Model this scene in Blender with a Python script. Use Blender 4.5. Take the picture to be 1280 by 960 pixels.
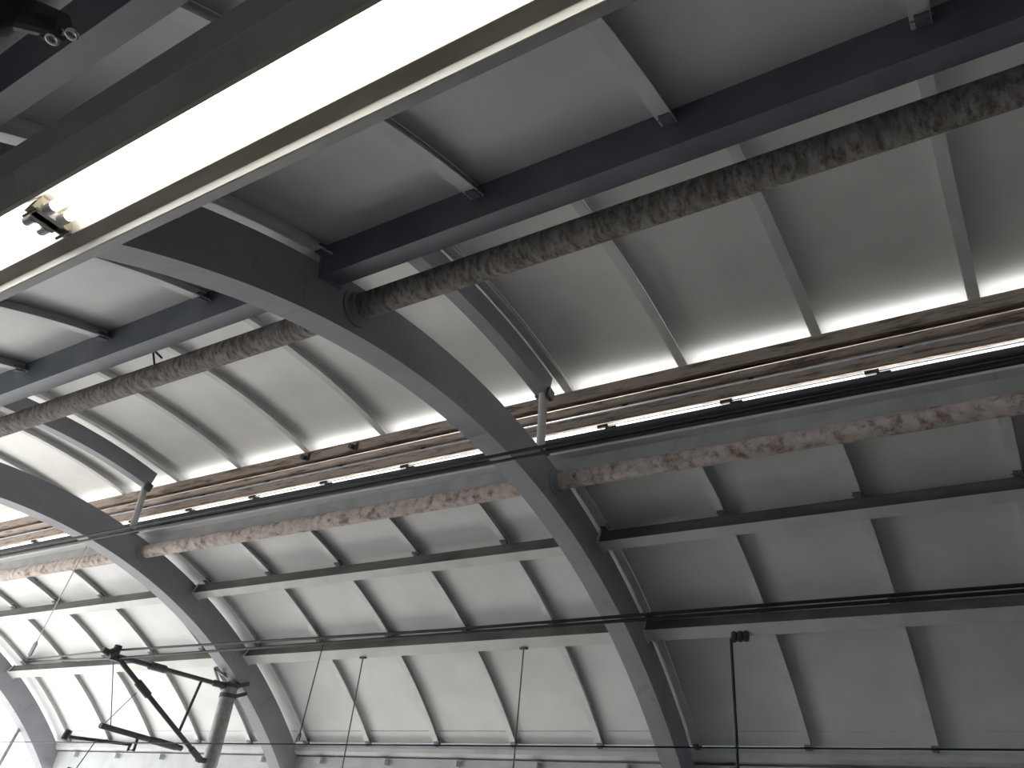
import bpy, bmesh, math, random
from mathutils import Matrix, Vector
random.seed(7)
for o in list(bpy.data.objects):
    bpy.data.objects.remove(o)
S = bpy.context.scene
COL = S.collection
EYE = 1.6                                     # eye height above the platform

# ------------------------------------------------------------------ camera
M = [[0.8491937127, 0.5192221873, 0.0963242364],
     [-0.2075743425, 0.4959168478, -0.8431959277],
     [-0.4855748455, 0.6960422404, 0.5289066733]]
cam = bpy.data.cameras.new('camera')
cam.sensor_width = 36.0
cam.lens = 1014.0 / 1280.0 * 36.0
cam.clip_start = 0.05
camo = bpy.data.objects.new('camera', cam)
COL.objects.link(camo)
r, u, b = Vector(M[0]), -Vector(M[1]), -Vector(M[2])
camo.matrix_world = Matrix(((r.x, u.x, b.x, 0), (r.y, u.y, b.y, 0), (r.z, u.z, b.z, EYE), (0, 0, 0, 1)))
S.camera = camo

# ------------------------------------------------------------------ sky and exposure
SKY = 4.0
w = bpy.data.worlds.new('sky'); S.world = w; w.use_nodes = True
bg = w.node_tree.nodes['Background']
bg.inputs[0].default_value = (0.90, 0.96, 1.0, 1)
bg.inputs[1].default_value = SKY
sun = bpy.data.lights.new('sun', 'SUN'); sun.energy = 21.0; sun.angle = 0.02; sun.color = (1.0, 0.955, 0.88)
suno = bpy.data.objects.new('sun', sun); COL.objects.link(suno); suno.location = (-30, 30, 40)
suno.rotation_euler = Vector((-0.60, 0.52, 0.62)).to_track_quat('Z', 'Y').to_euler()
S.view_settings.view_transform = 'Standard'
S.view_settings.look = 'None'
S.view_settings.gamma = 1.0
S.view_settings.use_curve_mapping = False
S.view_settings.exposure = 0.0

# ------------------------------------------------------------------ helpers
def node_mat(name, c1, c2=None, scale=4.0, rough=0.6, metal=0.0, stretch=(1, 1, 1), bump=0.0, lo=0.4, hi=0.6, c3=None, scale3=14.0, lo3=0.55, hi3=0.62, detail=6.0):
    m = bpy.data.materials.new(name); m.use_nodes = True
    nt = m.node_tree; N = nt.nodes; L = nt.links
    bs = N['Principled BSDF']
    bs.inputs['Roughness'].default_value = rough
    bs.inputs['Metallic'].default_value = metal
    if c2 is None: c2 = tuple(min(1, v * 1.12) for v in c1)
    tc = N.new('ShaderNodeTexCoord'); mp = N.new('ShaderNodeMapping')
    mp.inputs['Scale'].default_value = stretch
    L.new(tc.outputs['Object'], mp.inputs['Vector'])
    nz = N.new('ShaderNodeTexNoise'); nz.inputs['Scale'].default_value = scale; nz.inputs['Detail'].default_value = detail
    L.new(mp.outputs['Vector'], nz.inputs['Vector'])
    cr = N.new('ShaderNodeValToRGB')
    cr.color_ramp.elements[0].position = lo; cr.color_ramp.elements[1].position = hi
    cr.color_ramp.elements[0].color = (*c1, 1); cr.color_ramp.elements[1].color = (*c2, 1)
    L.new(nz.outputs['Fac'], cr.inputs['Fac'])
    out = cr.outputs['Color']; hgt = nz.outputs['Fac']
    if c3 is not None:
        n3 = N.new('ShaderNodeTexNoise'); n3.inputs['Scale'].default_value = scale3; n3.inputs['Detail'].default_value = 8.0
        n3.inputs['Roughness'].default_value = 0.65
        L.new(mp.outputs['Vector'], n3.inputs['Vector'])
        r3 = N.new('ShaderNodeValToRGB'); r3.color_ramp.elements[0].position = lo3; r3.color_ramp.elements[1].position = hi3
        L.new(n3.outputs['Fac'], r3.inputs['Fac'])
        mx = N.new('ShaderNodeMix'); mx.data_type = 'RGBA'
        L.new(r3.outputs['Color'], mx.inputs['Factor']); L.new(out, mx.inputs['A']); mx.inputs['B'].default_value = (*c3, 1)
        out = mx.outputs['Result']; hgt = r3.outputs['Color']
    L.new(out, bs.inputs['Base Color'])
    if bump:
        bp = N.new('ShaderNodeBump'); bp.inputs['Strength'].default_value = bump; bp.inputs['Distance'].default_value = 0.01
        L.new(hgt, bp.inputs['Height']); L.new(bp.outputs['Normal'], bs.inputs['Normal'])
    return m

MAT = {}
MAT['panel'] = node_mat('panel_sheet', (0.57, 0.575, 0.58), (0.63, 0.635, 0.64), scale=1.3, rough=0.45, lo=0.35, hi=0.65)
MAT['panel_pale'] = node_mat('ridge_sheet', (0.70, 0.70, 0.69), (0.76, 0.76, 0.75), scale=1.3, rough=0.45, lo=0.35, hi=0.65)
MAT['rib'] = node_mat('rib_paint', (0.56, 0.565, 0.57), (0.62, 0.625, 0.63), scale=3, rough=0.5)
MAT['arch'] = node_mat('arch_paint', (0.235, 0.235, 0.265), (0.28, 0.28, 0.31), scale=1.6, rough=0.55, lo=0.3, hi=0.7, c3=(0.19, 0.165, 0.16), scale3=2.6, lo3=0.60, hi3=0.78)
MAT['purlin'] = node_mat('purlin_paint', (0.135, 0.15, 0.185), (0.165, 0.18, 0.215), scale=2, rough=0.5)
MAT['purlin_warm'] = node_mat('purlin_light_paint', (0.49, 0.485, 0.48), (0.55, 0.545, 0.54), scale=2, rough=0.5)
MAT['edge'] = node_mat('edge_paint', (0.33, 0.33, 0.33), (0.40, 0.40, 0.40), scale=2, rough=0.6)
MAT['dark_side'] = node_mat('purlin_dark_side', (0.10, 0.095, 0.09), (0.15, 0.145, 0.135), scale=3, rough=0.8, stretch=(0.4, 1, 1))
MAT['rust_dark'] = node_mat('flaked_paint_dark', (0.21, 0.19, 0.18), (0.36, 0.335, 0.32), scale=7, rough=0.8, stretch=(1.7, 0.8, 0.8), bump=0.8, lo=0.35, hi=0.65, c3=(0.10, 0.075, 0.062), scale3=13, lo3=0.46, hi3=0.66)
MAT['rust_light'] = node_mat('flaked_paint_light', (0.42, 0.35, 0.32), (0.56, 0.50, 0.47), scale=9, rough=0.8, stretch=(1.0, 1, 1), bump=0.9, lo=0.35, hi=0.65, c3=(0.21, 0.14, 0.11), scale3=7, lo3=0.50, hi3=0.66)
MAT['rust_beam'] = node_mat('rusty_steel', (0.36, 0.29, 0.245), (0.52, 0.45, 0.40), scale=6, rough=0.85, stretch=(0.30, 1.6, 2.6), bump=0.9, lo=0.35, hi=0.65, c3=(0.12, 0.075, 0.052), scale3=6, lo3=0.47, hi3=0.66)
MAT['galv'] = node_mat('galvanised', (0.21, 0.21, 0.215), (0.27, 0.27, 0.275), scale=9, rough=0.42, metal=0.35)
MAT['dark_metal'] = node_mat('dark_metal', (0.035, 0.037, 0.042), (0.05, 0.052, 0.058), scale=8, rough=0.5)
MAT['cable'] = node_mat('black_cable', (0.010, 0.010, 0.012), (0.018, 0.018, 0.02), scale=20, rough=0.55)
MAT['wire'] = node_mat('steel_wire', (0.10, 0.10, 0.105), (0.14, 0.14, 0.145), scale=20, rough=0.5)
MAT['conduit'] = node_mat('steel_conduit', (0.42, 0.46, 0.52), (0.52, 0.56, 0.62), scale=6, rough=0.3, metal=0.6)
MAT['chrome'] = node_mat('chrome', (0.75, 0.77, 0.80), (0.82, 0.84, 0.86), scale=6, rough=0.18, metal=1.0)
MAT['fix'] = node_mat('fixture_grey', (0.30, 0.295, 0.285), (0.36, 0.355, 0.345), scale=4, rough=0.5)
MAT['fix_white'] = node_mat('fixture_white', (0.80, 0.79, 0.75), (0.84, 0.83, 0.79), scale=4, rough=0.35)
MAT['fix_taupe'] = node_mat('fixture_taupe', (0.30, 0.275, 0.235), (0.36, 0.33, 0.285), scale=14, rough=0.55, stretch=(0.3, 1, 1))
MAT['socket'] = node_mat('socket_plastic', (0.45, 0.44, 0.41), (0.52, 0.51, 0.48), scale=8, rough=0.5)
MAT['endcap'] = node_mat('tube_end', (0.40, 0.40, 0.41), (0.48, 0.48, 0.49), scale=12, rough=0.4, metal=0.4)
MAT['plate'] = node_mat('socket_plate', (0.33, 0.29, 0.21), (0.42, 0.38, 0.29), scale=20, rough=0.6)
MAT['concrete'] = node_mat('concrete', (0.46, 0.455, 0.45), (0.53, 0.525, 0.515), scale=2.5, rough=0.9, bump=0.2)
MAT['gutter'] = node_mat('gutter_paint', (0.42, 0.43, 0.44), (0.48, 0.49, 0.50), scale=2, rough=0.45)
tube_m = bpy.data.materials.new('lit_tube'); tube_m.use_nodes = True
_b = tube_m.node_tree.nodes['Principled BSDF']
_b.inputs['Base Color'].default_value = (0.9, 0.9, 0.9, 1)
_b.inputs['Emission Color'].default_value = (1.0, 0.965, 0.88, 1)
_b.inputs['Emission Strength'].default_value = 9.0
MAT['tube'] = tube_m

def link(name, me, parent=None):
    o = bpy.data.objects.new(name, me); COL.objects.link(o)
    if parent is not None: o.parent = parent
    return o
def tag(o, label, cat, group=None):
    o['label'] = label; o['category'] = cat
    if group: o['group'] = group
    return o
def struct(o, label=None, cat=None):
    o['kind'] = 'structure'
    if label: o['label'] = label
    if cat: o['category'] = cat
    return o
def thing(name, loc, label, cat, group=None):
    o = bpy.data.objects.new(name, None); COL.objects.link(o); o.location = loc
    o.empty_display_size = 0.2
    return tag(o, label, cat, group)
def mesh(name, vs, fs, mat, parent=None, org=None, smooth=False):
    """vs in world coordinates relative to the eye (Z) -> one mesh object whose origin is org (or the parent's)"""
    me = bpy.data.meshes.new(name)
    if parent is not None and org is None: base = PARENT_LOC(parent)
    else: base = Vector(org) if org is not None else Vector((0, 0, 0))
    me.from_pydata([(v[0] - base.x, v[1] - base.y, v[2] + EYE - base.z) for v in vs], [], fs)
    bm = bmesh.new(); bm.from_mesh(me); bmesh.ops.recalc_face_normals(bm, faces=bm.faces); bm.to_mesh(me); bm.free()
    if smooth:
        for p in me.polygons: p.use_smooth = True
    me.materials.append(MAT[mat])
    o = link(name, me, parent)
    if parent is None: o.location = base
    elif org is not None: o.location = base - PARENT_LOC(parent)
    return o
def PARENT_LOC(p):
    v = Vector(p.location)
    while p.parent is not None:
        p = p.parent; v = v + Vector(p.location)
    return v
def prism(poly, x0, x1):
    n = len(poly)
    vs = [(x0, y, z) for y, z in poly] + [(x1, y, z) for y, z in poly]
    fs = [tuple(range(n)), tuple(range(2 * n - 1, n - 1, -1))] + [(i, (i + 1) % n, n + (i + 1) % n, n + i) for i in range(n)]
    return vs, fs
def box(c, s):
    x, y, z = c; a, b_, d = s[0] / 2, s[1] / 2, s[2] / 2
    vs = [(x + i * a, y + j * b_, z + k * d) for i in (-1, 1) for j in (-1, 1) for k in (-1, 1)]
    return vs, [(0, 1, 3, 2), (4, 6, 7, 5), (0, 4, 5, 1), (2, 3, 7, 6), (0, 2, 6, 4), (1, 5, 7, 3)]
def join(*parts):
    V, F = [], []
    for vs, fs in parts:
        n = len(V); V += list(vs); F += [tuple(i + n for i in f) for f in fs]
    return V, F
def tube(path, rad, seg=12, cap=True):
    P = [Vector(p) for p in path]; V = []; F = []
    rads = rad if isinstance(rad, (list, tuple)) else [rad] * len(P)
    t0 = (P[1] - P[0]).normalized()
    ref = Vector((0, 0, 1)) if abs(t0.z) < 0.9 else Vector((1, 0, 0))
    nrm = t0.cross(ref).normalized()
    for i, p in enumerate(P):
        if i == 0: t = P[1] - P[0]
        elif i == len(P) - 1: t = P[-1] - P[-2]
        else: t = (P[i + 1] - P[i]).normalized() + (P[i] - P[i - 1]).normalized()
        t.normalize(); nrm = (nrm - t * nrm.dot(t)).normalized(); bn = t.cross(nrm)
        for k in range(seg):
            a = 2 * math.pi * k / seg
            q = p + nrm * (math.cos(a) * rads[i]) + bn * (math.sin(a) * rads[i]); V.append(tuple(q))
    for i in range(len(P) - 1):
        for k in range(seg):
            F.append((i * seg + k, i * seg + (k + 1) % seg, (i + 1) * seg + (k + 1) % seg, (i + 1) * seg + k))
    if cap:
        F.append(tuple(range(seg - 1, -1, -1))); F.append(tuple((len(P) - 1) * seg + k for k in range(seg)))
    return V, F
def bar(p, q, wdt, hgt):
    """rectangular bar between two points"""
    p, q = Vector(p), Vector(q); t = (q - p).normalized()
    ref = Vector((1, 0, 0)) if abs(t.x) < 0.9 else Vector((0, 0, 1))
    a = t.cross(ref).normalized() * (wdt / 2); c = t.cross(a).normalized() * (hgt / 2)
    V = [tuple(e + i * a + j * c) for e in (p, q) for i, j in ((-1, -1), (1, -1), (1, 1), (-1, 1))]
    return V, [(0, 3, 2, 1), (4, 5, 6, 7), (0, 1, 5, 4), (1, 2, 6, 5), (2, 3, 7, 6), (3, 0, 4, 7)]

# the vault: polar coordinates (r, phi) round its axis, phi = 90 is the crown, phi < 90 the far side
CY, CZ, R0 = 6.389, -5.035, 9.7835
X1, BAY = -5.1986, 9.0
def PT(r_, ph):
    a = math.radians(ph); return CY + r_ * math.cos(a), CZ + r_ * math.sin(a)
def arc_sweep(prof, p0, p1, n):
    """sweep a closed (x, r) profile from angle p0 to p1"""
    k = len(prof); V = []; F = []
    for i in range(n + 1):
        ph = p0 + (p1 - p0) * i / n
        for x, rr in prof:
            y, z = PT(rr, ph); V.append((x, y, z))
    for i in range(n):
        for j in range(k):
            F.append((i * k + j, i * k + (j + 1) % k, (i + 1) * k + (j + 1) % k, (i + 1) * k + j))
    F.append(tuple(range(k - 1, -1, -1))); F.append(tuple(n * k + j for j in range(k)))
    return V, F
def rect(x0, x1, r0, r1): return [(x0, r0), (x1, r0), (x1, r1), (x0, r1)]
XA = [X1 - BAY * k for k in range(3)]         # right faces of the three arches in view
XEND = XA[2] - 0.45                           # open end of the vault beyond the farthest arch
XR = 9.4                                      # where the built bay to the right stops
RIBS = [X1 + 0.10 + 1.765 * k for k in range(-11, 9)]
RIBS = [x for x in RIBS if x > XEND - 0.2]

# ------------------------------------------------------------------ setting, unseen and guessed mainly for the light: floor, walls
def slab(name, x0, x1, y0, y1, z0, z1, mat):
    vs, fs = prism([(y0, z0), (y1, z0), (y1, z1), (y0, z1)], x0, x1)
    return struct(mesh(name, vs, fs, mat, org=((x0 + x1) / 2, (y0 + y1) / 2, z1 + EYE)))
ZP = -1.6
slab('floor', -60, 60, -3.2, 3.4, ZP - 1.4, ZP, 'concrete')
slab('floor', -60, 60, 3.4, 10.9, ZP - 1.4, ZP - 1.15, 'concrete')
slab('floor', -60, 60, 10.9, 16.4, ZP - 1.4, ZP, 'concrete')
WALL_TOP, PARAPET, XW, XN = 2.05, -0.5, -9.8, -16.0     # unseen walls, solid to the right to darken those bays, parapet at left
slab('wall_back', XN, 60, -3.0, -2.8, ZP, WALL_TOP, 'concrete')
slab('wall_back', -24, XN, -3.0, -2.8, ZP, PARAPET, 'concrete')
slab('wall_front', XW, 60, 15.6, 15.8, ZP, WALL_TOP, 'concrete')
slab('wall_front', -24, XW, 15.6, 15.8, ZP, PARAPET, 'concrete')
slab('light_stop_1', -24, 60, 14.21, 15.8, 2.05, 2.15, 'concrete')  # added slabs, out of view, shutting out sky between gutter and wall
slab('light_stop_2', -24, 60, -3.0, -1.43, 2.05, 2.15, 'concrete')
slab('ground', -300, 300, -300, 300, ZP - 1.5, ZP - 1.41, 'concrete')

# ------------------------------------------------------------------ roof skins: panels and ribs, children of the ceiling
RP, RPT = 10.515, 10.55                       # side slopes: inner and outer face of the sheets
MP, MPT = 11.72, 11.755                       # raised ridge roof
def rib_prof(x, r0, r1):
    # channel open towards +x: lip, inner flange, web
    return [(x - 0.050, r1), (x - 0.050, r0 + 0.02), (x - 0.075, r0 + 0.02), (x - 0.075, r0 + 0.006), (x - 0.030, r0 + 0.006), (x - 0.030, r0), (x + 0.055, r0),
            (x + 0.055, r0 + 0.014), (x - 0.034, r0 + 0.014), (x - 0.034, r1)]
def roof(label, fields, rin, rout, ribr0, clips, rib0=None, sheet='panel'):
    root = bpy.data.objects.new('ceiling', None); COL.objects.link(root)
    ym, zm = PT(rin, (fields[0][0] + fields[-1][1]) / 2)
    root.location = (X1, ym, zm + EYE); struct(root, label, 'roof')
    for i in range(len(RIBS) - 1):
        xa, xb = RIBS[i] + 0.003, RIBS[i + 1] - 0.003
        for (p0, p1) in fields:
            s = 0.004 if p1 > p0 else -0.004
            d = 0.012 if abs(p1 - p0) < 2 else 0.0
            vs, fs = arc_sweep(rect(xa, xb, rin - d, rout), p0 + s, p1 - s, max(4, int(abs(p1 - p0) / 1.6)))
            mesh('roof_panel', vs, fs, sheet, root)
    for x in RIBS:
        vs, fs = arc_sweep(rib_prof(x, ribr0, rin + 0.002), rib0 or fields[0][0], fields[-1][1], 26)
        rb = mesh('rib', vs, fs, 'rib', root)
        for ph in clips:                       # cleat holding the rib where it lands on a purlin
            y, z = PT(ribr0 - 0.02, ph); y2, z2 = PT(ribr0 + 0.06, ph)
            cv, cf = join(bar((x + 0.0, y, z), (x + 0.0, y2, z2), 0.12, 0.09), tube([(x - 0.07, (y + y2) / 2, (z + z2) / 2), (x + 0.07, (y + y2) / 2, (z + z2) / 2)], 0.018, 8))
            mesh('cleat', cv, cf, 'purlin', rb)
    # unseen roof running on to the right, there mainly to darken that end
    pa, pb = fields[0][0], fields[-1][1]
    vs, fs = arc_sweep(rect(RIBS[-1] + 0.01, 60, rin, rout), pa, pb, 24)
    mesh('roof_shell', vs, fs, 'panel', root)
    vs, fs = arc_sweep(rect(XEND, RIBS[0] - 0.01, rin, rout), pa, pb, 24)
    mesh('verge_panel', vs, fs, 'panel', root)
    return root
FAR = [(77.3, 68.3), (68.3, 57.9), (57.9, 46.05), (46.05, 44.6)]
NEAR = [(180 - a, 180 - b_) for a, b_ in FAR]
NEAR[0] = (102.3, 113.0); NEAR[1] = (113.0, 122.1)
roof('grey sheet roof slope below the ridge slit, far side of the vault', FAR, RP, RPT, 10.39, (69.0, 58.8, 44.9), 75.4)
roof('dark grey sheet roof slope above the light fixture, near side', NEAR, RP, RPT, 10.39, (104.0, 112.6, 121.6), 103.4)
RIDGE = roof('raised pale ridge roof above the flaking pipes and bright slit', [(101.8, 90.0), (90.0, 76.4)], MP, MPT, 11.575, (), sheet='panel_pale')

ye, ze = PT(MP, 76.4)                         # unseen boards added to limit sky light: far-edge skirt, near-edge baffle
vs, fs = prism([(ye, ze + 0.03), (ye + 0.02, ze + 0.03), (ye + 0.035, ze - 0.22), (ye + 0.015, ze - 0.22)], XEND, 60); mesh('light_skirt', vs, fs, 'panel', RIDGE)
yy = 2 * CY - 9.0
vs, fs = prism([(yy, 5.19), (yy + 0.03, 5.19), (yy + 0.03, 6.22), (yy, 6.22)], XEND, 60); mesh('light_baffle', vs, fs, 'panel', RIDGE)

# ------------------------------------------------------------------ main arches (box ribs) and the small ridge arches on posts
ARCH_L = ['broad grey steel arch nearest the viewer, crossing the middle of the roof',
          'grey steel arch with the cantilever mast under it, second from the viewer',
          'farthest grey steel arch at the bright open end of the vault']
for k, x in enumerate(XA):
    y, z = PT(R0, 21)
    t = thing('roof_arch', (x - 0.16, y, z + EYE), ARCH_L[k], 'arch', 'main roof arches')
    cuts = [20.6, 52.0, 104.6, 128.0, 159.4]
    for a, b_ in zip(cuts[:-1], cuts[1:]):
        vs, fs = arc_sweep(rect(x - 0.3228, x, R0, 10.335), a + 0.012, b_ - 0.012, max(8, int((b_ - a) / 0.8)))
        mesh('arch_segment', vs, fs, 'arch', t)
    for cang in cuts[1:-1]:                    # backing plate behind each joint
        vs, fs = arc_sweep(rect(x - 0.312, x - 0.011, R0 + 0.004, 10.32), cang - 0.35, cang + 0.35, 2)
        mesh('joint_plate', vs, fs, 'dark_metal', t)
RIDGE_L = ['small ridge arch above the nearest big arch, ending over a post',
           'small ridge arch above the second big arch, ending over a leaning post',
           'small ridge arch above the farthest big arch']
for k, x in enumerate(XA):
    y, z = PT(11.4, 90)
    t = thing('ridge_arch', (x - 0.11, y, z + EYE), RIDGE_L[k], 'arch', 'small ridge arches')
    vs, fs = arc_sweep(rect(x - 0.20, x + 0.0, 11.25, 11.572), 79.7, 100.3, 26)
    mesh('arch_beam', vs, fs, 'arch', t)
    vs, fs = arc_sweep(rect(x - 0.21, x + 0.01, 11.235, 11.25), 79.62, 79.95, 2)
    mesh('end_plate', vs, fs, 'purlin', t)
    for side, ph in (('far', 80.0), ('near', 100.0)):
        if k == 2 : continue
        y0, z0 = PT(10.335, ph - (1.2 if ph < 90 else -1.2)); y1, z1 = PT(11.235, ph)
        lab = {(0, 'far'): 'short round post on the nearest arch beside the bright slit', (1, 'far'): 'short round post on the second arch under the ridge arch end',
               (0, 'near'): 'short round post hidden above the dark beam on the nearest arch', (1, 'near'): 'short round post above the second arch, near side'}[(k, side)]
        if side == 'near': continue
        p = thing('ridge_post', (x - 0.06, y0, z0 + EYE), lab, 'post', 'ridge posts')
        vs, fs = tube([(x - 0.06, y0, z0), (x - 0.06, y1, z1)], 0.062, 14); mesh('post_tube', vs, fs, 'purlin_warm', p, smooth=False)
        vs, fs = box((x - 0.06, y0, z0 + 0.012), (0.2, 0.2, 0.025)); mesh('base_plate', vs, fs, 'purlin', p)
        vs, fs = bar((x + 0.05, y1 - 0.02, z1 - 0.1), (x + 0.05, y1 + 0.02, z1 + 0.05), 0.14, 0.05); mesh('head_bracket', vs, fs, 'dark_metal', p)

# ------------------------------------------------------------------ longitudinal members
BAYS = [(XA[0] + 0.002, XR, 'nearest bay at the right'), (XA[1] + 0.002, XA[0] - 0.325, 'bay between the nearest and second arches'), (XA[2] + 0.002, XA[1] - 0.325, 'bay before the far open end')]
def purlin(poly, bay, label, mat, name='purlin', darker_side=False):
    x0, x1, _ = BAYS[bay]
    yc = sum(p[0] for p in poly) / len(poly); zc = sum(p[1] for p in poly) / len(poly)
    t = thing(name, ((x0 + x1) / 2, yc, zc + EYE), label, 'beam', 'roof purlins')
    vs, fs = prism(poly, x0, x1); bo = mesh('beam', vs, fs, mat, t)
    if darker_side:                                  # darker colour on the side that faces up
        bo.data.materials.append(MAT['dark_side'])
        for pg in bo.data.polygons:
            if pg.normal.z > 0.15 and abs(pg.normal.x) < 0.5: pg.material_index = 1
    ends = [x0 + 0.02] + ([x1 - 0.02] if bay else [])
    for xe in ends:                            # end cleat bolted to the arch
        q = [(yc + (y - yc) * 1.18, zc + (z - zc) * 1.18) for y, z in poly]
        vs, fs = prism(q, xe - 0.018, xe + 0.018); mesh('end_cleat', vs, fs, mat, t)
    return t
def polar_rect(p0, p1, r0, r1):
    return [PT(r0, p0), PT(r0, p1), PT(r1, p1), PT(r1, p0)]
PU = polar_rect(102.15, 103.55, 10.19, 10.514)
PV = polar_rect(122.9, 121.75, 10.17, 10.37)
PW = polar_rect(112.6, 113.7, 10.17, 10.37)
P3 = polar_rect(67.75, 68.85, 10.17, 10.37)
P4 = polar_rect(57.15, 58.45, 10.17, 10.37)
WHERE = ['right of the nearest arch', 'between the nearest and second arches', 'in the bay before the bright open end']
for i in range(3):
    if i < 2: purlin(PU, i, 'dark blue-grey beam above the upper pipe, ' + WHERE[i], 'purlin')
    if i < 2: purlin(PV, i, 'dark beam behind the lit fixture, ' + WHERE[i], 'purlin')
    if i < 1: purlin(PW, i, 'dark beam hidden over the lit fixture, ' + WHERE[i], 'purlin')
    purlin(P3, i, 'upper grey purlin under the lower pipe, ' + WHERE[i], 'purlin_warm', darker_side=True)
    purlin(P4, i, 'lower grey purlin under the lower pipe, ' + WHERE[i], 'purlin_warm', darker_side=True)
def pipe(ph, rr, rad, bay, label, mat):
    x0, x1, _ = BAYS[bay]; y, z = PT(rr, ph)
    t = thing('round_pipe', ((x0 + x1) / 2, y, z + EYE), label, 'pipe', 'flaking round pipes')
    n = 60; vs, fs = tube([(x0 + (x1 - x0) * i / n, y, z) for i in range(n + 1)], rad, 24); mesh('pipe_body', vs, fs, mat, t, smooth=True)
    for xe in [x0] + ([x1] if bay else []):
        s = 1 if xe == x0 else -1
        vs, fs = tube([(xe + s * 0.0, y, z), (xe + s * 0.03, y, z), (xe + s * 0.03, y, z), (xe + s * 0.10, y, z)], [rad * 1.5, rad * 1.5, rad * 1.22, rad * 1.22], 24)
        mesh('collar', vs, fs, 'arch', t)
    return t
for i in range(3):
    if i < 2: pipe(100.55, 10.07, 0.135, i, 'upper round pipe with dark flaking paint, ' + WHERE[i], 'rust_dark')
    pipe(76.6, 10.13, 0.12, i, 'lower round pipe with pale paint and rust, ' + WHERE[i], 'rust_light')

# ridge kerb on the far side: stacked rusty beams, a slot to the sky, conduits, grey beam (they run over the arches)
XK0, XK1 = XEND, 60.0
def long_beam(name, poly, mat, label, cat, x0=XK0, x1=XK1):
    yc = sum(p[0] for p in poly) / len(poly); zc = sum(p[1] for p in poly) / len(poly)
    vs, fs = prism(poly, x0, x1)
    return tag(mesh(name, vs, fs, mat, org=((x0 + x1) / 2, yc, zc + EYE)), label, cat)
t = thing('kerb_beam', (X1, 8.77, 5.965 + EYE), 'rusty brown edge beam along the bright slit', 'beam')
vs, fs = prism([(8.71, 6.045), (8.77, 6.045), (8.77, 6.10), (8.84, 6.10), (8.84, 6.26), (8.71, 6.23)], XK0, XK1); mesh('beam', vs, fs, 'rust_beam', t)
vs, fs = prism([(8.82, 5.73), (8.86, 5.73), (8.86, 6.10), (8.82, 6.10)], XK0, XK1); mesh('back_plate', vs, fs, 'rust_beam', t)
for x in (-9.17, -10.29):
    vs, fs = tube([(x, 8.71, 6.11), (x, 8.61, 6.09)], 0.045, 12); mesh('knob', vs, fs, 'dark_metal', t)
    vs, fs = box((x + 0.07, 8.70, 6.11), (0.05, 0.03, 0.13)); mesh('clip', vs, fs, 'dark_metal', t)
t = thing('kerb_rail', (X1, 8.72, 5.895 + EYE), 'rusty round rail running just under the slit beam', 'rail')
vs, fs = tube([(XK0, 8.72, 5.895), (XK1, 8.72, 5.895)], 0.062, 16); mesh('rail_tube', vs, fs, 'rust_beam', t, smooth=True)
for x in RIBS:
    vs, fs = box((x + 0.9, 8.78, 5.895), (0.06, 0.09, 0.10)); mesh('rail_bracket', vs, fs, 'dark_metal', t)
vs, fs = tube([(XK0, 8.66, 5.735), (XK1, 8.66, 5.735)], 0.014, 8)
tag(mesh('thin_conduit', vs, fs, 'conduit', org=(X1, 8.66, 5.735 + EYE), smooth=True), 'thin pale conduit lying on the rusty channel below the round rail', 'conduit')
long_beam('kerb_channel', [(8.66, 5.575), (8.70, 5.575), (8.70, 5.70), (8.95, 5.70), (8.95, 5.72), (8.66, 5.72)], 'rust_beam', 'rusty channel directly above the thin bright strip', 'channel')
long_beam('kerb_shelf', [(8.74, 5.372), (8.90, 5.372), (8.90, 5.40), (8.83, 5.543), (8.80, 5.543), (8.80, 5.40), (8.74, 5.40)], 'dark_metal', 'dark tray under the thin bright strip', 'tray')
long_beam('edge_beam', [(8.82, 4.955), (8.90, 4.955), (8.90, 5.37), (8.82, 5.37)], 'edge', 'flat grey beam just above the lower rusty pipe', 'beam')
for j, (yy, zz, lab) in enumerate([(8.84, 5.615, 'upper thin steel conduit in the bright strip under the ridge'), (8.84, 5.565, 'lower thin steel conduit in the bright strip under the ridge')]):
    t = thing('conduit', (0, yy, zz + EYE), lab, 'conduit', 'conduits in the slot')
    vs, fs = tube([(XK0, yy, zz), (XK1, yy, zz)], 0.011, 8); mesh('conduit_run', vs, fs, 'conduit', t, smooth=True)
    for x in RIBS:
        vs, fs = box((x + 0.55 + 0.13 * j, yy, zz), (0.16, 0.035, 0.05)); mesh('coupling', vs, fs, 'dark_metal', t)
# mirrored kerb on the near side, closing the other edge of the raised ridge roof
def mir(poly): return [(2 * CY - y, z) for y, z in poly]
long_beam('kerb_beam', mir([(8.46, 5.30), (8.60, 5.30), (8.60, 6.00), (8.46, 6.00)]), 'rust_beam', 'rusty kerb hidden behind the dark blue-grey beam', 'beam')
# posts between the kerb beams carry them on each arch and each rib line
# eaves gutter on both sides
def eaves(sgn, label, lab2):
    f_ = (lambda y: y) if sgn > 0 else (lambda y: 2 * CY - y)
    prof = [(13.86, 2.31), (13.78, 2.285), (13.735, 2.22), (13.74, 2.14), (13.79, 2.09), (13.95, 2.07), (13.95, 2.05), (14.20, 2.05), (14.20, 2.44), (13.93, 2.44), (13.93, 2.33)]
    poly = [(f_(y), z) for y, z in prof]
    t = thing('eaves_gutter', (X1, f_(13.9), 2.05 + EYE), label, 'gutter')
    vs, fs = prism(poly, XK0, XK1); mesh('gutter_trough', vs, fs, 'gutter', t)
    vs, fs = prism([(f_(13.86), 1.60), (f_(13.98), 1.60), (f_(13.98), 2.05), (f_(13.86), 2.05)], XK0, XK1); mesh('gutter_beam', vs, fs, 'gutter', t)
    for x in RIBS:
        vs, fs = box((x + 0.45, f_(13.80), 1.97), (0.16, 0.12, 0.11)); mesh('gutter_bracket', vs, fs, 'gutter', t)
    return t
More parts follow.
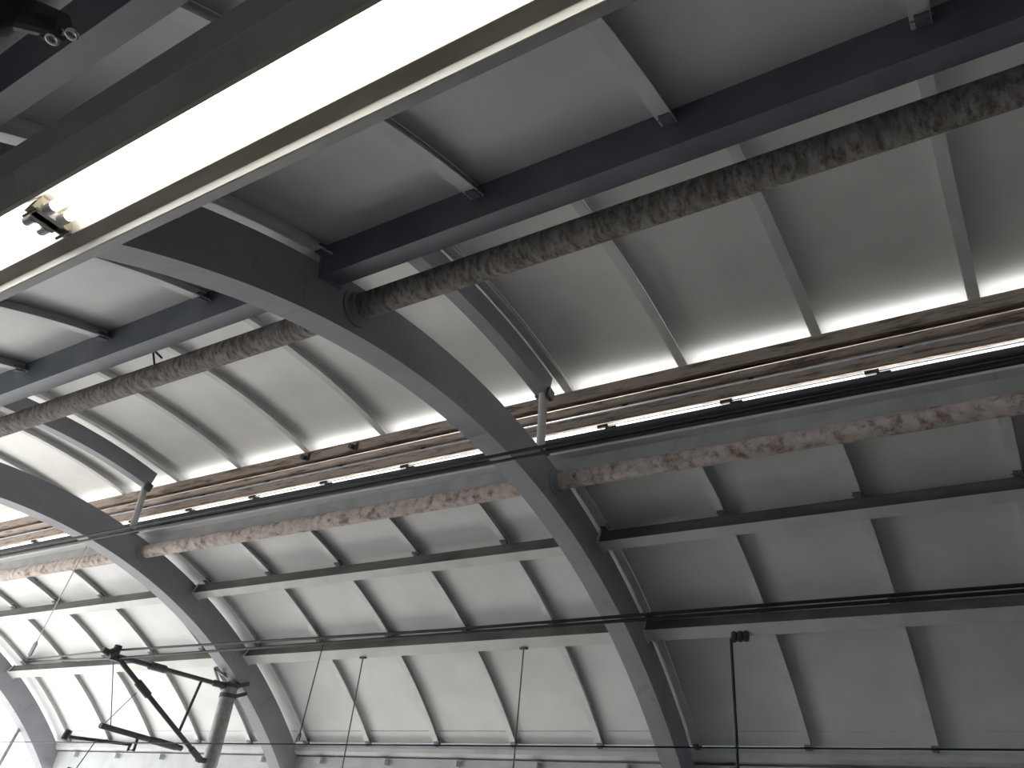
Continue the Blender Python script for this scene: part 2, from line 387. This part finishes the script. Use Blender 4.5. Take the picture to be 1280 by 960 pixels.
eaves(1, 'pale grey eaves gutter along the foot of the far roof slope', '')
eaves(-1, 'grey eaves gutter overhead behind the viewer, near roof slope', '')

# ------------------------------------------------------------------ cables
def cable(name, path, rad, mat, label, cat='cable', group=None, seg=8):
    mid = path[len(path) // 2]
    vs, fs = tube(path, rad, seg)
    return tag(mesh(name, vs, fs, mat, org=(mid[0], mid[1], mid[2] + EYE), smooth=True), label, cat, group)
def sag(p, q, s, n=24):
    p, q = Vector(p), Vector(q)
    return [tuple(p.lerp(q, i / n) - Vector((0, 0, s * 4 * (i / n) * (1 - i / n)))) for i in range(n + 1)]
cable('power_cable', sag((XK0, 7.27, 4.52), (8.0, 7.27, 4.50), 0.0), 0.022, 'cable', 'upper of two black cables strung along the lower rusty pipe', group='twin black cables')
cable('power_cable', sag((XK0, 7.30, 4.45), (8.0, 7.30, 4.43), 0.0), 0.020, 'cable', 'lower of two black cables strung along the lower rusty pipe', group='twin black cables')
XP = XA[1] - 0.16
cable('messenger_wire', [(-23.1, 12.0, 4.0), (XP, 9.03, 3.06), (-7.0, 9.03, 2.98), (8.0, 9.03, 3.02)], 0.021, 'cable', 'upper black wire crossing the low purlin and over the cantilever head', 'wire', 'overhead line')
cable('messenger_wire', [(-23.1, 12.05, 3.96), (XP, 9.05, 2.92), (-7.0, 9.05, 2.93), (8.0, 9.05, 2.97)], 0.022, 'cable', 'lower black wire crossing the low purlin through the cantilever head', 'wire', 'overhead line')
cable('contact_wire', [(-19.0, 9.35, 1.53), (XP, 9.3, 1.53), (8.0, 9.1, 1.545)], 0.010, 'cable', 'thin black contact wire along the bottom just above the gutter', 'wire', 'overhead line')
# stay from the second arch to the line anchor on the farthest arch
t = thing('stay_wire', (-14.45, 7.78, 4.63 + EYE), 'thin slanting stay wire with turnbuckle left of the second arch', 'wire')
A, B = Vector((-14.45, 7.78, 4.66)), Vector((-21.9, 11.42, 3.83))
vs, fs = tube([A, B], 0.010, 6); mesh('wire', vs, fs, 'wire', t)
vs, fs = tube([A.lerp(B, .80), A.lerp(B, .83), A.lerp(B, .95), A.lerp(B, .98)], [0.014, 0.045, 0.045, 0.014], 8); mesh('turnbuckle', vs, fs, 'dark_metal', t)
vs, fs = tube([B, (-23.15, 12.03, 3.98)], 0.03, 8); mesh('anchor_rod', vs, fs, 'dark_metal', t)
# hanger rods from the lower purlin
for (x, rad, lab, q) in ((-11.01, 0.012, 'thin hanging rod nearest the second arch, under the lower purlin', 0), (-7.43, 0.012, 'thin hanging rod midway between the two near arches, under the lower purlin', 0), (-3.83, 0.022, 'dark hanging cable with clamp right of the nearest arch', 1)):
    y, z = PT(10.17, 57.3)
    t = thing('hanger_rod', (x, y, z + EYE), lab, 'rod', 'rods under the lower purlin')
    if q:
        vs, fs = tube([(x + 0.05, y - 0.03, z - 0.05), (x, y - 0.06, z - 0.07), (x, y - 0.06, z - 0.14), (x + 0.01, y - 0.06, z - 1.4), (x, y - 0.06, z - 4.0)], rad, 10); mesh('rod', vs, fs, 'cable', t, smooth=True)
        for dx in (0.04, 0.13, 0.22):
            vs, fs = tube([(x + dx, y - 0.06, z - 0.10), (x + dx, y - 0.02, z + 0.05)], 0.045, 10); mesh('clamp', vs, fs, 'dark_metal', t)
    else:
        vs, fs = tube([(x, y, z - 0.02), (x, y, z - 4.0)], rad, 8); mesh('rod', vs, fs, 'wire', t)
        vs, fs = box((x, y, z - 0.015), (0.14, 0.05, 0.03)); mesh('top_plate', vs, fs, 'dark_metal', t)
t = thing('stay_wire', (-9.23, 9.04, 2.93 + EYE), 'thin wire dropping from the black line beside the second arch', 'wire')
vs, fs = tube([(-9.23, 9.04, 2.93), (-9.31, 9.04, 1.66), (-9.37, 9.04, 1.50)], 0.010, 6); mesh('wire', vs, fs, 'wire', t)
vs, fs = tube([(-9.31, 9.04, 1.66), (-9.25, 9.0, 1.62), (-9.26, 9.0, 1.55), (-9.36, 9.04, 1.52)], 0.012, 6); mesh('loop', vs, fs, 'wire', t)

# ------------------------------------------------------------------ mast and cantilever under the second arch
t = thing('catenary_mast', (XP, 11.73, ZP + EYE), 'round grey steel mast standing under the second arch', 'mast')
vs, fs = tube([(XP, 11.73, ZP), (XP, 11.73, 3.02)], 0.155, 24); mesh('mast_tube', vs, fs, 'galv', t, smooth=False)
vs, fs = tube([(XP, 11.73, 3.0), (XP, 11.73, 3.06), (XP, 11.73, 3.12)], [0.165, 0.165, 0.08], 24); mesh('mast_cap', vs, fs, 'galv', t)
for dz in (0.0, 0.20):
    vs, fs = tube([(XP, 11.73, 2.80 + dz), (XP, 11.73, 2.88 + dz)], 0.172, 24); mesh('clamp_band', vs, fs, 'dark_metal', t)
    vs, fs = bar((XP + 0.14, 11.78, 2.84 + dz), (XP + 0.20, 12.02, 2.95 + dz), 0.07, 0.05); mesh('clamp_bar', vs, fs, 'dark_metal', t)
vs, fs = join(bar((XP - 0.12, 11.30, 3.30), (XP - 0.12, 11.85, 3.17), 0.05, 0.03), bar((XP - 0.12, 11.30, 3.30), (XP - 0.12, 11.62, 2.95), 0.05, 0.03), bar((XP - 0.12, 11.80, 3.17), (XP - 0.12, 11.62, 2.95), 0.05, 0.03))
mesh('gusset', vs, fs, 'purlin_warm', t)
t = thing('cantilever_arm', (XP, 11.57, 1.6 + EYE), 'dark triangular cantilever of tubes carrying the overhead wires', 'cantilever')
def tb(name, pts, rad, mat='dark_metal', seg=12, par=t):
    vs, fs = tube([(XP + (p[2] if len(p) > 2 else 0), p[0], p[1]) for p in pts], rad, seg); return mesh(name, vs, fs, mat, par)
top = tb('top_tube', [(11.58, 3.01), (9.0, 2.95)], 0.045)
tb('insulator', [(10.1, 2.975), (9.75, 2.967)], 0.075, par=top); tb('tube_joint', [(11.57, 3.01), (11.3, 3.004)], 0.065, par=top)
dg = tb('diagonal_tube', [(9.12, 2.90), (11.48, 1.60)], 0.045)
tb('insulator', [(9.62, 2.625), (9.92, 2.46)], 0.07, par=dg); tb('tube_joint', [(11.2, 1.755), (11.5, 1.59)], 0.06, par=dg)
tb('strut', [(10.99, 2.96), (10.81, 1.95)], 0.028)
la = tb('register_arm', [(10.98, 1.72), (9.17, 1.79)], 0.05)
tb('insulator', [(10.85, 1.725), (10.25, 1.748)], 0.065, par=la)
sa = tb('steady_arm', [(9.88, 1.60, 0.0), (8.7, 1.52, -0.1)], 0.028)
tb('drop_bracket', [(9.98, 1.75), (9.98, 1.52), (9.86, 1.50), (9.88, 1.63)], 0.03, par=sa)
tb('wire_clip', [(8.66, 1.46, -0.1), (8.70, 1.62, -0.1)], 0.06, par=sa)
hd = tb('head_clamp', [(9.12, 2.92), (8.72, 2.99)], [0.07, 0.055])
tb('saddle', [(8.98, 2.86), (9.0, 3.13)], 0.07, par=hd); tb('saddle', [(8.85, 2.93), (8.98, 3.02)], 0.08, par=hd)
tb('mast_bracket', [(11.40, 1.60), (11.62, 1.60)], 0.05)
tb('mast_bracket', [(11.52, 3.01), (11.62, 3.02)], 0.07)
tb('dropper', [(9.0, 2.85), (9.38, 1.80)], 0.010, 'wire', 6); tb('dropper', [(9.66, 2.45), (9.25, 1.85)], 0.008, 'wire', 6)
tb('tail_wire', [(9.2, 1.58), (9.0, 1.06)], 0.010, 'wire', 6)
tb('tail_handle', [(8.86, 1.0), (8.86, 1.06), (9.06, 1.06), (9.06, 1.0)], 0.02)
t = thing('brace_rod', (XA[2] - 0.3, 12.77, 2.54 + EYE), 'grey slanting brace outside the farthest arch at the bright end', 'brace')
vs, fs = tube([(XA[2] - 0.30, 12.78, 2.58), (XA[2] - 0.30, 12.40, 0.3)], 0.05, 10); mesh('rod', vs, fs, 'galv', t)
vs, fs = box((XA[2] - 0.30, 12.80, 2.62), (0.08, 0.2, 0.2)); mesh('lug', vs, fs, 'galv', t)
# twisted wire tie on the upper pipe
t = thing('wire_tie', (-8.24, 4.29, 4.95 + EYE), 'twisted black wire tie standing on the upper pipe left of the arch', 'wire tie')
for a, b_ in (((-8.24, 4.30, 5.05), (-8.30, 4.42, 4.92)), ((-8.24, 4.30, 5.05), (-8.12, 4.38, 4.94)), ((-8.24, 4.30, 5.04), (-8.22, 4.24, 5.12))):
    vs, fs = tube([a, b_], 0.014, 6); mesh('strand', vs, fs, 'cable', t)

# ------------------------------------------------------------------ light fixtures, trunking beam, hanger clamp
def fixture(xa, xb, label):
    """open reflector trough from xa to xb with two tubes"""
    xm = (xa + xb) / 2
    t = thing('tube_light', (xm, 0.79, 1.70 + EYE), label, 'light', 'twin tube light run')
    Z = 1.70
    refl = [(0.700, Z), (0.706, Z), (0.735, Z + 0.055), (0.835, Z + 0.055), (0.866, Z), (0.872, Z), (0.842, Z + 0.062), (0.728, Z + 0.062)]
    vs, fs = prism(refl, xa, xb); mesh('reflector', vs, fs, 'fix_white', t)
    vs, fs = prism([(0.690, Z - 0.006), (0.703, Z - 0.006), (0.703, Z + 0.004), (0.690, Z + 0.004)], xa, xb); mesh('rim', vs, fs, 'fix_taupe', t)
    vs, fs = prism([(0.640, Z + 0.075), (0.690, Z - 0.006), (0.700, Z + 0.0), (0.726, Z + 0.063), (0.726, Z + 0.095), (0.640, Z + 0.095)], xa, xb); mesh('side_housing', vs, fs, 'fix', t)
    vs, fs = prism([(0.867, Z - 0.003), (0.918, Z - 0.003), (0.918, Z + 0.012), (0.867, Z + 0.004)], xa, xb); mesh('rim', vs, fs, 'fix_taupe', t)
    vs, fs = prism([(0.915, Z + 0.004), (0.930, Z - 0.022), (0.934, Z - 0.022), (0.945, Z + 0.012), (0.915, Z + 0.012)], xa, xb); mesh('lip', vs, fs, 'fix_white', t)
    vs, fs = prism([(0.936, Z - 0.020), (0.980, Z + 0.005), (0.980, Z + 0.095), (0.846, Z + 0.095), (0.846, Z + 0.063), (0.94, Z + 0.02)], xa, xb); mesh('side_housing', vs, fs, 'fix', t)
    for yy in (0.762, 0.812):
        vs, fs = tube([(xa + 0.075, yy, Z + 0.006), (xb - 0.075, yy, Z + 0.006)], 0.0165, 16); tu = mesh('tube', vs, fs, 'tube', t, smooth=True)
        for xe, s in ((xa + 0.035, 1), (xb - 0.035, -1)):
            vs, fs = tube([(xe, yy, Z + 0.006), (xe + s * 0.045, yy, Z + 0.006)], 0.0185, 16); mesh('end_cap', vs, fs, 'endcap', tu)
    for xe in (xa + 0.02, xb - 0.02):
        s = 1 if xe < xm else -1
        vs, fs = prism([(0.722, Z - 0.004), (0.865, Z - 0.004), (0.850, Z + 0.05), (0.735, Z + 0.05)], xe - 0.004, xe + 0.004); pl = mesh('socket_plate', vs, fs, 'plate', t)
        vs, fs = box((xe + s * 0.006, 0.787, Z + 0.006), (0.02, 0.085, 0.03)); mesh('socket', vs, fs, 'socket', pl)
        for yy in (0.734, 0.850):
            vs, fs = tube([(xe + 0.02, yy, Z - 0.012), (xe - 0.02, yy, Z - 0.012)], 0.005, 8); mesh('screw', vs, fs, 'dark_metal', pl)
    return t
fixture(-2.455, -0.02, 'long twin tube light, brightly lit, above the viewer at top left')
fixture(-4.90, -2.4555, 'twin tube light at the left edge, butted against the long one')
t = thing('trunking_beam', (-1.5, 0.72, 1.80 + EYE), 'dark steel beam carrying the lit tube fixtures', 'beam')
vs, fs = prism([(0.640, 1.797), (0.93, 1.797), (0.93, 1.97), (0.640, 1.97)], -9, 5); mesh('beam', vs, fs, 'arch', t)
for x in (-7.4, -4.9, -0.3, 2.6):
    vs, fs = tube([(x, 0.79, 1.97), (x, 0.79, 3.6)], 0.012, 8); mesh('drop_rod', vs, fs, 'wire', t)
# dark hanging clamp with two bright eye bolts at the upper left
t = thing('cable_clamp', (-2.10, 0.40, 2.0 + EYE), 'black clamp with two shiny eye bolts in the top left corner', 'clamp')
def ico(c, s, sub=2):
    bm = bmesh.new(); bmesh.ops.create_icosphere(bm, subdivisions=sub, radius=1.0)
    vs = [(c[0] + v.co.x * s[0], c[1] + v.co.y * s[1], c[2] + v.co.z * s[2]) for v in bm.verts]; fs = [tuple(v.index for v in f.verts) for f in bm.faces]; bm.free(); return vs, fs
vs, fs = ico((-2.20, 0.33, 2.05), (0.13, 0.07, 0.09)); mesh('clamp_body', vs, fs, 'cable', t, smooth=True)
vs, fs = tube([(-2.20, 0.33, 2.05), (-2.06, 0.455, 2.02)], [0.06, 0.04], 14); mesh('clamp_jaw', vs, fs, 'cable', t)
vs, fs = tube([(-2.25, 0.30, 2.05), (-2.25, 0.30, 3.1)], 0.02, 10); mesh('hanger', vs, fs, 'cable', t)
for c in ((-2.094, 0.455, 1.985), (-2.03, 0.475, 1.99)):
    ring = [(c[0] + 0.016 * math.cos(a * math.pi / 8), c[1] + 0.016 * math.sin(a * math.pi / 8), c[2]) for a in range(17)]
    vs, fs = tube(ring, 0.006, 8, cap=False); e = mesh('eye_bolt', vs, fs, 'chrome', t, smooth=True)
    vs, fs = tube([(c[0] - 0.02, c[1] - 0.012, c[2]), (c[0] - 0.035, c[1] - 0.03, c[2] + 0.02)], 0.008, 8); mesh('nut', vs, fs, 'chrome', e)
